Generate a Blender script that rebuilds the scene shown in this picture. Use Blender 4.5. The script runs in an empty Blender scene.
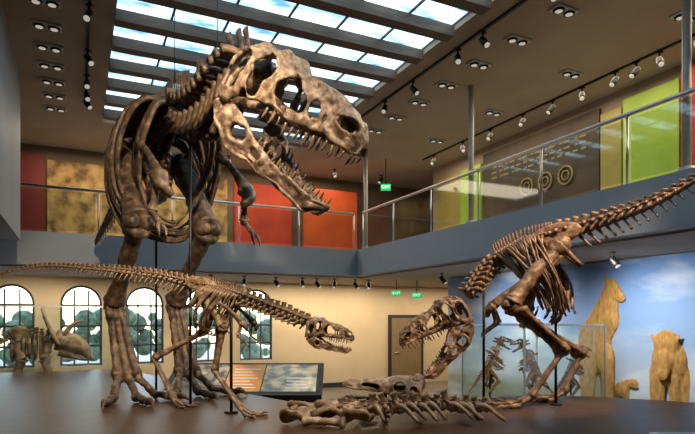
import bpy, bmesh, math, random
from mathutils import Vector, Matrix, noise
random.seed(7)
A=math.radians(25.6); CA,SA=math.cos(A),math.sin(A)
def W(r,f,z): return Vector((r*CA+f*SA,-r*SA+f*CA,z))
COL=bpy.context.scene.collection
V=Vector
bpy.context.scene.view_settings.view_transform='Standard'
bpy.context.scene.view_settings.exposure=.45
# ---------------- materials
def mat(name,base,rough=.6,metal=0,c2=None,scale=5,bump=0,emis=None,es=0,spec=.5,stretch=None,detail=6,ramp=(.35,.65),mid=None):
    m=bpy.data.materials.new(name); m.use_nodes=True; nt=m.node_tree; b=nt.nodes['Principled BSDF']
    b.inputs['Base Color'].default_value=(*base,1); b.inputs['Roughness'].default_value=rough; b.inputs['Metallic'].default_value=metal
    b.inputs['Specular IOR Level'].default_value=spec
    if c2 or bump:
        tc=nt.nodes.new('ShaderNodeTexCoord'); mp=nt.nodes.new('ShaderNodeMapping'); nt.links.new(tc.outputs['Object'],mp.inputs[0])
        if stretch: mp.inputs['Scale'].default_value=stretch
        n=nt.nodes.new('ShaderNodeTexNoise'); n.inputs['Scale'].default_value=scale; n.inputs['Detail'].default_value=detail
        nt.links.new(mp.outputs[0],n.inputs['Vector'])
        if c2:
            r=nt.nodes.new('ShaderNodeValToRGB'); r.color_ramp.elements[0].color=(*base,1); r.color_ramp.elements[1].color=(*c2,1)
            r.color_ramp.elements[0].position=ramp[0]; r.color_ramp.elements[1].position=ramp[1]
            if mid: e=r.color_ramp.elements.new((ramp[0]+ramp[1])/2); e.color=(*mid,1)
            nt.links.new(n.outputs['Fac'],r.inputs[0]); nt.links.new(r.outputs[0],b.inputs['Base Color'])
            if emis=='same':
                nt.links.new(r.outputs[0],b.inputs['Emission Color']); b.inputs['Emission Strength'].default_value=es
        if bump:
            bp=nt.nodes.new('ShaderNodeBump'); bp.inputs['Strength'].default_value=bump; bp.inputs['Distance'].default_value=.02
            nt.links.new(n.outputs['Fac'],bp.inputs['Height']); nt.links.new(bp.outputs[0],b.inputs['Normal'])
    if emis and emis!='same':
        b.inputs['Emission Color'].default_value=(*emis,1); b.inputs['Emission Strength'].default_value=es
    return m
def glassmat(name,tint,gl=.12,ro=.03):
    m=bpy.data.materials.new(name); m.use_nodes=True; nt=m.node_tree; nt.nodes.clear()
    o=nt.nodes.new('ShaderNodeOutputMaterial'); mx=nt.nodes.new('ShaderNodeMixShader'); t=nt.nodes.new('ShaderNodeBsdfTransparent'); g=nt.nodes.new('ShaderNodeBsdfGlossy')
    t.inputs[0].default_value=(*tint,1); g.inputs['Roughness'].default_value=ro; g.inputs[0].default_value=(.9,.95,1,1)
    mx.inputs[0].default_value=gl; nt.links.new(t.outputs[0],mx.inputs[1]); nt.links.new(g.outputs[0],mx.inputs[2]); nt.links.new(mx.outputs[0],o.inputs[0]); return m
M={}
M['bone_big']=mat('bone_big',(.030,.019,.012),.5,c2=(.26,.165,.095),scale=11,bump=1,ramp=(.34,.74),mid=(.105,.064,.036),detail=10)
M['bone_skull']=mat('bone_skull',(.05,.031,.020),.5,c2=(.36,.26,.17),scale=15,bump=1,ramp=(.32,.76),mid=(.17,.11,.07),detail=12)
M['bone_baby']=mat('bone_baby',(.07,.04,.022),.5,c2=(.36,.25,.15),scale=12,bump=.7,mid=(.18,.11,.06))
M['bone_red']=mat('bone_red',(.06,.03,.015),.5,c2=(.36,.20,.11),scale=12,bump=.9,ramp=(.32,.70),mid=(.18,.09,.045),detail=9)
M['bone_pale']=mat('bone_pale',(.06,.038,.024),.55,c2=(.40,.29,.19),scale=9,bump=.9,mid=(.20,.13,.08),detail=9,ramp=(.3,.66))
M['bone_tan']=mat('bone_tan',(.10,.05,.022),.5,c2=(.32,.17,.075),scale=14,bump=.4)
M['bone_dark']=mat('bone_dark',(.08,.052,.034),.6,c2=(.28,.20,.13),scale=9,bump=.4)
M['tooth']=mat('tooth',(.06,.035,.022),.3,c2=(.22,.145,.09),scale=20)
M['steel_black']=mat('steel_black',(.015,.015,.017),.4,.6)
M['steel']=mat('steel',(.55,.56,.58),.35,.9)
M['white_metal']=mat('white_metal',(.5,.48,.45),.4)
M['platform']=mat('platform',(.042,.021,.011),.38,c2=(.095,.051,.027),scale=3,stretch=(1,14,1),spec=.15)
M['platform_side']=mat('platform_side',(.02,.018,.018),.5,c2=(.03,.027,.026),scale=8)
M['floor']=mat('floor',(.10,.09,.085),.35,c2=(.15,.135,.12),scale=2)
M['cream']=mat('cream',(.66,.53,.35),.8,c2=(.71,.58,.39),scale=1.5)
M['brownwall']=mat('brownwall',(.15,.10,.065),.8,c2=(.20,.14,.09),scale=1.2)
M['taupe']=mat('taupe',(.33,.26,.18),.8,c2=(.37,.30,.22),scale=1.0)
M['ceil']=mat('ceil',(.38,.285,.195),.85,c2=(.42,.325,.225),scale=1.0)
M['ceil_low']=mat('ceil_low',(.36,.31,.25),.85,c2=(.40,.34,.28),scale=1.0)
M['fascia']=mat('fascia',(.27,.295,.34),.6,c2=(.30,.325,.37),scale=.8)
M['leftwall']=mat('leftwall',(.27,.29,.32),.6,c2=(.31,.33,.36),scale=.8)
M['beam']=mat('beam',(.11,.066,.042),.6,c2=(.17,.105,.07),scale=3,stretch=(1,8,8))
M['skyglow_pane']=mat('skyglow_pane',(.09,.25,.40),.3,c2=(.62,.87,1.0),scale=1.6,stretch=(.8,2.6,1),emis='same',es=1.8,ramp=(.36,.58),detail=8)  # skylight panes emit by themselves: daylight and sky reflections put into the colour
M['red']=mat('red',(.40,.030,.010),.6,c2=(.56,.060,.012),scale=1.5)
M['redorange']=mat('redorange',(.52,.065,.012),.6,c2=(.66,.11,.015),scale=1.5)
M['darkred']=mat('darkred',(.17,.02,.015),.6,c2=(.22,.03,.02),scale=1.5)
M['gold']=mat('gold',(.14,.08,.025),.7,c2=(.54,.35,.12),scale=3.2,detail=12,ramp=(.36,.62),mid=(.38,.235,.07))
M['green']=mat('green',(.27,.42,.03),.5,c2=(.36,.52,.05),scale=1.2)
M['olive']=mat('olive',(.30,.25,.05),.5,c2=(.40,.32,.08),scale=1.2)
M['emblem']=mat('emblem',(.26,.18,.06),.5,c2=(.34,.24,.09),scale=4)
M['darkpanel']=mat('darkpanel',(.028,.017,.009),.6,c2=(.075,.046,.024),scale=1.6)
M['exitgreen']=mat('exitgreen',(.01,.25,.07),.4,emis=(.02,.7,.2),es=.5)
M['exitwhite']=mat('exitwhite',(.8,1,.85),.4,emis=(.7,1,.8),es=.8)
M['label']=mat('label',(.72,.74,.76),.5)
M['ink']=mat('ink',(.03,.03,.03),.6)
M['lens']=mat('lens',(.35,.33,.3),.2,emis=(1,.9,.75),es=.3)
M['door']=mat('door',(.22,.15,.085),.5,c2=(.28,.19,.11),scale=3,stretch=(8,8,1))
M['frame']=mat('frame',(.03,.03,.035),.5)
M['fur']=mat('fur',(.34,.17,.04),.9,c2=(.62,.35,.10),scale=16,bump=.9,stretch=(1,1.3,.5),detail=9,ramp=(.3,.7))
M['hedge']=mat('hedge',(.10,.14,.07),.9,c2=(.32,.38,.22),scale=4,bump=.8)
M['ground']=mat('ground',(.45,.44,.4),.9,c2=(.52,.5,.46),scale=2)
M['orange']=mat('orange',(.72,.24,.03),.5,c2=(.8,.32,.05),scale=3)
M['photo']=mat('photo',(.06,.07,.08),.5,c2=(.55,.45,.33),scale=5,ramp=(.4,.6))
M['photo2']=mat('photo2',(.16,.19,.20),.5,c2=(.72,.62,.42),scale=4,ramp=(.38,.6))
M['glass']=glassmat('glass',(.95,.98,.97),.05)
M['railglass']=glassmat('railglass',(.84,.89,.89),.06,.04)
M['clearglass']=glassmat('clearglass',(.82,.87,.87),.0,.2)
M['winglass']=glassmat('winglass',(.95,1,1),.05)
def muralmat():
    m=bpy.data.materials.new('mural_sky'); m.use_nodes=True; nt=m.node_tree; b=nt.nodes['Principled BSDF']; b.inputs['Roughness'].default_value=.7
    tc=nt.nodes.new('ShaderNodeTexCoord'); sx=nt.nodes.new('ShaderNodeSeparateXYZ'); nt.links.new(tc.outputs['Object'],sx.inputs[0])
    mr=nt.nodes.new('ShaderNodeMapRange'); mr.inputs[1].default_value=-1.2; mr.inputs[2].default_value=1.8
    nt.links.new(sx.outputs[2],mr.inputs[0]); r=nt.nodes.new('ShaderNodeValToRGB'); e=r.color_ramp.elements
    e[0].color=(.24,.24,.12,1); e[0].position=0; e[1].color=(.13,.26,.56,1); e[1].position=1
    x=e.new(.18); x.color=(.34,.36,.28,1); x=e.new(.26); x.color=(.55,.63,.72,1); x=e.new(.6); x.color=(.26,.42,.70,1)
    nt.links.new(mr.outputs[0],r.inputs[0])
    n=nt.nodes.new('ShaderNodeTexNoise'); n.inputs['Scale'].default_value=1.1; n.inputs['Detail'].default_value=9
    mp=nt.nodes.new('ShaderNodeMapping'); mp.inputs['Scale'].default_value=(1,.5,1.5); nt.links.new(tc.outputs['Object'],mp.inputs[0]); nt.links.new(mp.outputs[0],n.inputs['Vector'])
    r2=nt.nodes.new('ShaderNodeValToRGB'); r2.color_ramp.elements[0].position=.47; r2.color_ramp.elements[1].position=.74
    nt.links.new(n.outputs['Fac'],r2.inputs[0]); mx=nt.nodes.new('ShaderNodeMix'); mx.data_type='RGBA'
    nt.links.new(r2.outputs[0],mx.inputs[0]); nt.links.new(r.outputs[0],mx.inputs[6]); mx.inputs[7].default_value=(.72,.78,.85,1)
    nt.links.new(mx.outputs[2],b.inputs['Base Color']); return m
M['mural']=muralmat()
# ---------------- helpers
def meta(o,label=None,cat=None,kind=None,group=None):
    if label: o['label']=label
    if cat: o['category']=cat
    if kind: o['kind']=kind
    if group: o['group']=group
    return o
def empty(name,loc,rot=True,**k):
    o=bpy.data.objects.new(name,None); COL.objects.link(o); o.location=loc; o.empty_display_size=.1
    if rot: o.rotation_euler=(0,0,-A)
    return meta(o,**k)
def cr(pts,n):
    P=[V(p) if not isinstance(p,(int,float)) else p for p in pts]; out=[]
    m=len(P)-1
    for i in range(n):
        t=i/(n-1)*m; k=min(int(t),m-1); u=t-k
        p1,p2=P[k],P[k+1]; p0=P[k-1] if k>0 else p1*2-p2; p3=P[k+2] if k+2<=m else p2*2-p1
        out.append(.5*((2*p1)+(p2-p0)*u+(2*p0-5*p1+4*p2-p3)*u*u+(3*p1-p0-3*p2+p3)*u**3))
    return out
def lin(pts,t):
    for (a,x),(b,y) in zip(pts,pts[1:]):
        if t<=b: 
            u=(t-a)/(b-a); u=max(0,u); u=u*u*(3-2*u); return x+(y-x)*u
    return pts[-1][1]
class B:
    def __init__(s): s.v=[]; s.f=[]
    def tube(s,pts,rad,n=None,seg=8,jit=.08,flat=1,fdir=None):
        n=n or max(2,len(pts)*3)
        if len(pts)==2: P=[V(pts[0]).lerp(V(pts[1]),i/(n-1)) for i in range(n)]
        else: P=cr(pts,n)
        R=[max(.0005,x) for x in (cr(rad,n) if len(rad)>2 else [rad[0]+(rad[-1]-rad[0])*i/(n-1) for i in range(n)])]
        b0=len(s.v); N=None
        for i,p in enumerate(P):
            T=(P[min(i+1,n-1)]-P[max(i-1,0)]).normalized()
            if N is None:
                N=V(fdir) if fdir is not None else (V((0,0,1)) if abs(T.z)<.9 else V((1,0,0)))
            if fdir is not None: N=V(fdir)
            N=(N-T*N.dot(T)).normalized(); Bn=T.cross(N)
            for j in range(seg):
                a=2*math.pi*j/seg; r=R[i]
                q=N*math.cos(a)*r+Bn*math.sin(a)*r*flat
                if jit: q*=1+jit*2*noise.noise((p+q)*(.9/max(R[i],.01)))
                s.v.append(p+q)
            if i:
                for j in range(seg):
                    a=b0+(i-1)*seg+j; b=b0+(i-1)*seg+(j+1)%seg
                    s.f.append((a,b,b+seg,a+seg))
        c=len(s.v); s.v.append(P[0].copy()); s.v.append(P[-1].copy())
        for j in range(seg):
            s.f.append((c,b0+(j+1)%seg,b0+j)); e=b0+(n-1)*seg; s.f.append((c+1,e+j,e+(j+1)%seg))
        return s
    def bone(s,a,b,e0,m,e1,bend=(0,0,0),seg=12):
        a=V(a);b=V(b); mid=(a+b)/2+V(bend)
        P=[a,a.lerp(mid,.3),mid,mid.lerp(b,.7),b]
        n=15; C=cr(P,n); 
        rr=[(0,e0*.55),(.05,e0),(.12,e0*.95),(.3,m*1.05),(.5,m),(.7,m*1.05),(.88,e1*.95),(.95,e1),(1,e1*.6)]
        return s.tube(C,[lin(rr,i/(n-1)) for i in range(n)],n=24,seg=seg,jit=.17)
    def box(s,lo,hi,mtx=None):
        b0=len(s.v); (x0,y0,z0),(x1,y1,z1)=lo,hi
        for x,y,z in [(x0,y0,z0),(x1,y0,z0),(x1,y1,z0),(x0,y1,z0),(x0,y0,z1),(x1,y0,z1),(x1,y1,z1),(x0,y1,z1)]:
            p=V((x,y,z)); s.v.append(mtx@p if mtx else p)
        for f in [(0,3,2,1),(4,5,6,7),(0,1,5,4),(1,2,6,5),(2,3,7,6),(3,0,4,7)]: s.f.append(tuple(b0+i for i in f))
        return s
    def plate(s,pts,th):
        th=V(th); n=len(pts)*3; P=cr(list(pts)+[pts[0]],n+1)[:-1]; c=sum(P,V())/n; b0=len(s.v)
        rings=[(1,.25),(.9,.9),(.5,.8),(0.02,.7)]
        for sg in (1,-1):
            for k,h in rings:
                for p in P: s.v.append(c+(p-c)*k+th*h*sg*(1+.35*noise.noise(p*6)))
        R=len(rings)
        for q in range(2):
            for k in range(R-1):
                for j in range(n):
                    a=b0+q*R*n+k*n+j; b=b0+q*R*n+k*n+(j+1)%n
                    s.f.append((a,b,b+n,a+n) if q==0 else (b,a,a+n,b+n))
        for j in range(n):
            a=b0+j;b=b0+(j+1)%n; s.f.append((b,a,a+R*n,b+R*n))
        for q in range(2): 
            f=[b0+q*R*n+(R-1)*n+j for j in range(n)]; s.f.append(tuple(f) if q==0 else tuple(reversed(f)))
        return s
    def ball(s,c,r,seg=10,rg=7,jit=.18):
        c=V(c); r=V(r) if not isinstance(r,(int,float)) else V((r,r,r)); b0=len(s.v)
        for i in range(1,rg):
            t=math.pi*i/rg
            for j in range(seg):
                a=2*math.pi*j/seg; d=V((math.sin(t)*math.cos(a)*r.x,math.sin(t)*math.sin(a)*r.y,math.cos(t)*r.z))
                s.v.append(c+d*(1+jit*noise.noise((c+d)*(1.2/r.x))))
        for i in range(rg-2):
            for j in range(seg):
                a=b0+i*seg+j;b=b0+i*seg+(j+1)%seg; s.f.append((a,a+seg,b+seg,b))
        t=len(s.v); s.v.append(c+V((0,0,r.z))); s.v.append(c-V((0,0,r.z)))
        for j in range(seg):
            s.f.append((t,b0+j,b0+(j+1)%seg)); e=b0+(rg-2)*seg; s.f.append((t+1,e+(j+1)%seg,e+j))
        return s
    def obj(s,name,m,parent=None,origin=None,smooth=True,**k):
        o0=V(origin) if origin is not None else V()
        me=bpy.data.meshes.new(name); me.from_pydata([v-o0 for v in s.v],[],s.f); me.update()
        if smooth:
            for p in me.polygons: p.use_smooth=True
        me.materials.append(m); o=bpy.data.objects.new(name,me); COL.objects.link(o); o.location=o0
        if parent: o.parent=parent
        return meta(o,**k)
def box(name,lo,hi,m,parent=None,bevel=0,**k):
    c=(V(lo)+V(hi))/2
    if parent is None: c.z=lo[2]
    o=B().box(lo,hi).obj(name,m,parent,origin=c,smooth=False,**k)
    if bevel:
        md=o.modifiers.new('b','BEVEL'); md.width=bevel; md.segments=2
    return o
# ---------------- skull
REX=dict(zt=[(0,.25),(.06,.33),(.14,.355),(.22,.335),(.29,.375),(.34,.33),(.42,.300),(.55,.295),(.68,.27),(.8,.235),(.9,.185),(.96,.125),(1,.05)],
 zb=[(0,.02),(.06,-.10),(.13,-.11),(.2,-.05),(.32,.0),(.38,.015),(.55,-.02),(.7,-.015),(.78,.005),(.88,-.01),(.95,.0),(1,.02)],
 w=[(0,.19),(.08,.27),(.22,.26),(.33,.19),(.42,.15),(.6,.135),(.75,.11),(.86,.11),(.94,.085),(1,.02)],
 holes=[(.275,.235,.045,.07),(.26,.12,.026,.07),(.46,.155,.085,.085),(.53,.12,.07,.065),(.115,.10,.055,.07),(.13,.20,.05,.07),(.885,.14,.055,.028),(.66,.13,.035,.05),(.735,.12,.015,.02),(.22,.01,.03,.02)],
 jt=[(0,.03),(.12,.07),(.25,.06),(.4,.0),(.6,-.02),(.85,.0),(1,.03)],
 jb=[(0,-.03),(.12,-.13),(.28,-.18),(.45,-.145),(.7,-.115),(.9,-.11),(1,-.01)],
 jw=[(0,.22),(.2,.20),(.45,.14),(.75,.095),(.92,.065),(1,.005)],jh=[(.25,-.04,.055,.03),(.42,-.06,.05,.016)])
DUCK=dict(zt=[(0,.20),(.1,.22),(.3,.21),(.5,.16),(.7,.10),(.9,.07),(1,.02)],
 zb=[(0,-.06),(.1,-.08),(.3,-.04),(.6,-.02),(.8,-.03),(1,-.02)],
 w=[(0,.20),(.1,.26),(.3,.24),(.5,.15),(.75,.13),(.9,.14),(1,.05)],
 holes=[(.27,.11,.06,.05),(.1,.07,.045,.07),(.62,.06,.12,.025)],
 jt=[(0,.03),(.12,.06),(.3,.0),(1,.0)],jb=[(0,-.04),(.3,-.09),(.8,-.07),(1,-.03)],jw=[(0,.14),(.45,.09),(.8,.10),(1,.03)],jh=[])
def finish_shell(bm,name,m,parent,th,L,mtx):
    bmesh.ops.remove_doubles(bm,verts=bm.verts,dist=L*.0008)
    for _ in range(3):
        bv=[v for v in bm.verts if v.is_boundary]
        bmesh.ops.smooth_vert(bm,verts=bv,factor=.5,use_axis_x=True,use_axis_y=True,use_axis_z=True)
    bm.normal_update()
    bset={v for v in bm.verts if v.is_boundary}; near=set()
    for v in bset:
        for e in v.link_edges: near.add(e.other_vert(v))
    for v in bm.verts:
        rg=.5-abs(noise.noise(v.co*(9/L))); rg2=.5-abs(noise.noise(v.co*(21/L)+V((7,3,1))))
        n=noise.noise(v.co*(5/L))*.016+(rg-.35)*.034+(rg2-.35)*.020+noise.noise(v.co*(34/L))*.007
        d=V((0,1 if v.co.y>0 else -1,.35))*min(1,abs(v.co.y)/(.04*L)) + V((0,0,.3))
        v.co+=d*L*(n+(.013 if v in near else 0))
    me=bpy.data.meshes.new(name); bm.normal_update(); bm.to_mesh(me); bm.free()
    for p in me.polygons: p.use_smooth=True
    me.materials.append(m); o=bpy.data.objects.new(name,me); COL.objects.link(o); o.parent=parent; o.matrix_basis=mtx
    s=o.modifiers.new('s','SOLIDIFY'); s.thickness=th; s.offset=0
    d=o.modifiers.new('d','SUBSURF'); d.levels=1; d.render_levels=1
    return o
def frame(org,F,roll=0):
    F=V(F).normalized(); U=(V((0,0,1))-F*F.z).normalized(); Y=U.cross(F)
    m=Matrix((( F.x,Y.x,U.x,org[0]),(F.y,Y.y,U.y,org[1]),(F.z,Y.z,U.z,org[2]),(0,0,0,1)))
    return m@Matrix.Rotation(roll,4,'X')
def skull(parent,org,tip,m,open_deg,P=REX,ns=84,nt=24,teeth=True,roll=0,jaw=True):
    org=V(org);tip=V(tip);L=(tip-org).length; mtx=frame(org,tip-org,roll)
    bm=bmesh.new(); g={}
    for i in range(ns+1):
        s=i/ns; zt,zb,w=lin(P['zt'],s)*L,lin(P['zb'],s)*L,lin(P['w'],s)*L
        for j in range(-nt,nt+1):
            a=abs(j)/nt*math.pi/2
            y=w*math.sin(a)**.66*(1 if j>=0 else -1); z=zb+(zt-zb)*max(0,math.cos(a))**.55
            y*=1-.12*max(0,1-(z-zb)/(.12*L))
            z+=.014*L*math.exp(-((abs(y)/w-.45)/.18)**2)
            g[i,j]=bm.verts.new((s*L,y,z))
    for i in range(ns):
        for j in range(-nt,nt):
            q=[g[i,j],g[i+1,j],g[i+1,j+1],g[i,j+1]]; c=sum((v.co for v in q),V())/4/L; w=lin(P['w'],c.x)
            cut=False
            wob=1+.5*noise.noise(V((c.x*13,c.z*13,3 if c.y>0 else 3.4)))
            if abs(c.y)>.45*w:
                for hx,hz,rx,rz in P['holes']:
                    if ((c.x-hx)/rx)**2+((c.z-hz)/rz)**2<wob: cut=True
            if c.x<.15 and ((c.x-.085)/.05)**2+((abs(c.y)-.11)/.055)**2<1 and c.z>.2: cut=True
            if not cut: bm.faces.new(q)
    for v in [v for v in bm.verts if not v.link_faces]: bm.verts.remove(v)
    sk=finish_shell(bm,'skull',m,parent,L*.024,L,mtx)
    b=B(); b.ball((.07*L,0,.17*L),(.09*L,.11*L,.12*L)); b.tube([(.1*L,0,.12*L),(.4*L,0,.06*L),(.8*L,0,.05*L)],[.03*L,.03*L,.02*L],seg=6)
    for sd in (1,-1):
        b.tube([(.12*L,sd*.16*L,-.02*L),(.3*L,sd*.11*L,.02*L),(.5*L,sd*.08*L,.03*L),(.75*L,sd*.05*L,.03*L)],[.03*L,.04*L,.03*L,.02*L],seg=6)
        b.tube([(.03*L,sd*.10*L,.22*L),(.04*L,sd*.2*L,.08*L),(.05*L,sd*.22*L,-.06*L)],[.03*L,.03*L,.04*L],seg=7)
    b.obj('braincase',m,sk)
    if jaw:
        jm=mtx@Matrix.Translation((.05*L,0,-.07*L))@Matrix.Rotation(math.radians(open_deg),4,'Y')
        bm=bmesh.new(); g={}; nj=9; nn=50
        for k in range(-nn,nn+1):
            s=1-abs(k)/nn; zt,zb,w=lin(P['jt'],s)*L,lin(P['jb'],s)*L,lin(P['jw'],s)*L
            for j in range(nj+1):
                t=j/nj; bul=1+.14*math.sin(t*math.pi)
                g[k,j]=bm.verts.new((s*L*.93,w*bul*(1 if k>=0 else -1),zt+(zb-zt)*t))
        for k in range(-nn,nn):
            for j in range(nj):
                q=[g[k,j],g[k+1,j],g[k+1,j+1],g[k,j+1]]; c=sum((v.co for v in q),V())/4/L
                if not any(((c.x-a)/x)**2+((c.z-b_)/z)**2<1 for a,b_,x,z in P['jh']): bm.faces.new(q)
        for v in [v for v in bm.verts if not v.link_faces]: bm.verts.remove(v)
        jw=finish_shell(bm,'lower_jaw',m,parent,L*.040,L,jm)
    if teeth:
        tb=B(); tb.tube([(0,0,.35),(.02,0,-.3),(-.08,0,-.75),(-.22,0,-1.05)],[.15,.17,.12,.01],n=7,seg=6,jit=0)
        t0=None
        def tooth(par,x,y,z,ln,flip):
            nonlocal t0
            if t0 is None: t0=tb.obj('tooth',M['tooth'],par); o=t0
            else: o=t0.copy(); COL.objects.link(o); o.parent=par
            o.location=(x,y,z); o.scale=(ln,ln,-ln if flip else ln); o.rotation_euler=(random.uniform(-.15,.15),random.uniform(-.2,.2),0)
        for sd in (1,-1):
            for k in range(13):
                s=.36+.61*k/12+random.uniform(-.01,.01); ln=L*(.030+.042*random.random())*(1-.35*(k>10))
                tooth(sk,s*L,sd*lin(P['w'],s)*L*.90,lin(P['zb'],s)*L,ln,False)
            for k in range(13):
                s=.40+.56*k/12+random.uniform(-.01,.01); ln=L*(.025+.03*random.random())
                tooth(jw,s*L*.93,sd*lin(P['jw'],s)*L,lin(P['jt'],s)*L,ln,True)
    return mtx,L
# ---------------- skeleton
def vertebra(par,p,T,ln,s,sp,tr,ch,m,lean=-.35,up=V((0,0,1))):
    U=(up-T*T.dot(up)).normalized(); S=U.cross(T); b=B()
    r=s
    b.tube([p-T*ln*.46,p-T*ln*.40,p,p+T*ln*.40,p+T*ln*.46],[r*.75,r,r*.72,r,r*.75],n=9,seg=9,jit=.10)
    b.tube([p+U*r*.6,p+U*(r*1.4)],[r*.65,r*.5],n=3,seg=7,jit=.1)
    if sp>0: b.tube([p+U*r*.9,p+U*(r+sp*.5)+T*lean*sp*.4,p+U*(r+sp)+T*lean*sp],[ln*.42,ln*.34,ln*.42],n=6,seg=7,flat=.42,fdir=T,jit=.24)
    if tr>0:
        for q in (1,-1):
            b.tube([p+U*r*.8+S*q*r*.3,p+U*(r*1.1)+S*q*tr*.6-T*ln*.1,p+U*(r*1.0)+S*q*tr-T*ln*.25],[r*.5,r*.34,r*.40],n=5,seg=6,jit=.15)
    if ch>0: b.tube([p-U*r*.8-T*ln*.3,p-U*(r+ch*.5)-T*(ln*.4+ch*.25),p-U*(r+ch)-T*(ln*.4+ch*.5)],[r*.34,r*.24,r*.28],n=5,seg=6,jit=.15)
    for q in (1,-1): b.tube([p+U*r*1.2+S*q*r*.4-T*ln*.3,p+U*r*1.35+S*q*r*.5+T*ln*.55],[r*.3,r*.2],n=3,seg=5,jit=.1)
    return b.obj('vertebra',m,par,origin=p)
def path(pts,n):
    C=cr(pts,n*12); d=[0]
    for a,b in zip(C,C[1:]): d.append(d[-1]+(b-a).length)
    out=[];k=0
    for i in range(n):
        t=(i+.5)/n*d[-1]
        while d[k+1]<t: k+=1
        u=(t-d[k])/(d[k+1]-d[k]); p=C[k].lerp(C[k+1],u); out.append((p,(C[k+1]-C[k]).normalized()))
    return out,d[-1]/n
def foot(leg,ank,tb,h,s,m,gz):
    ank=V(ank);tb=V(tb);h=V((h[0],h[1],0)).normalized(); S=V((-h.y,h.x,0)); b=B()
    for q,l in ((-1,.9),(0,1.1),(1,.95)):
        a=ank+S*q*s*.22; e=tb+S*q*s*.42
        b.bone(a,e,s*.28,s*.17,s*.27)
        d=(h+S*q*.55).normalized(); x=e.copy(); ln=s*1.05*l
        for k in range(3):
            y=x+d*ln; y.z=gz+s*(.22-.03*k); b.bone(x,y,s*(.24-.03*k),s*(.16-.015*k),s*(.20-.03*k),bend=(0,0,s*.05)); x=y; ln*=.75
        b.tube([x-d*s*.08,x+d*s*.28+V((0,0,s*.10)),x+d*s*.65-V((0,0,s*.10))],[s*.17,s*.14,.004],n=7,seg=7,jit=.03)
    a=ank.lerp(tb,.72)-h*s*.15; b.tube([a,a-h*s*.35-V((0,0,s*.2)),a-h*s*.5-V((0,0,s*.4))],[s*.1,s*.09,.004],n=6,seg=6)
    return b.obj('foot',m,leg,origin=tb)
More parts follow.
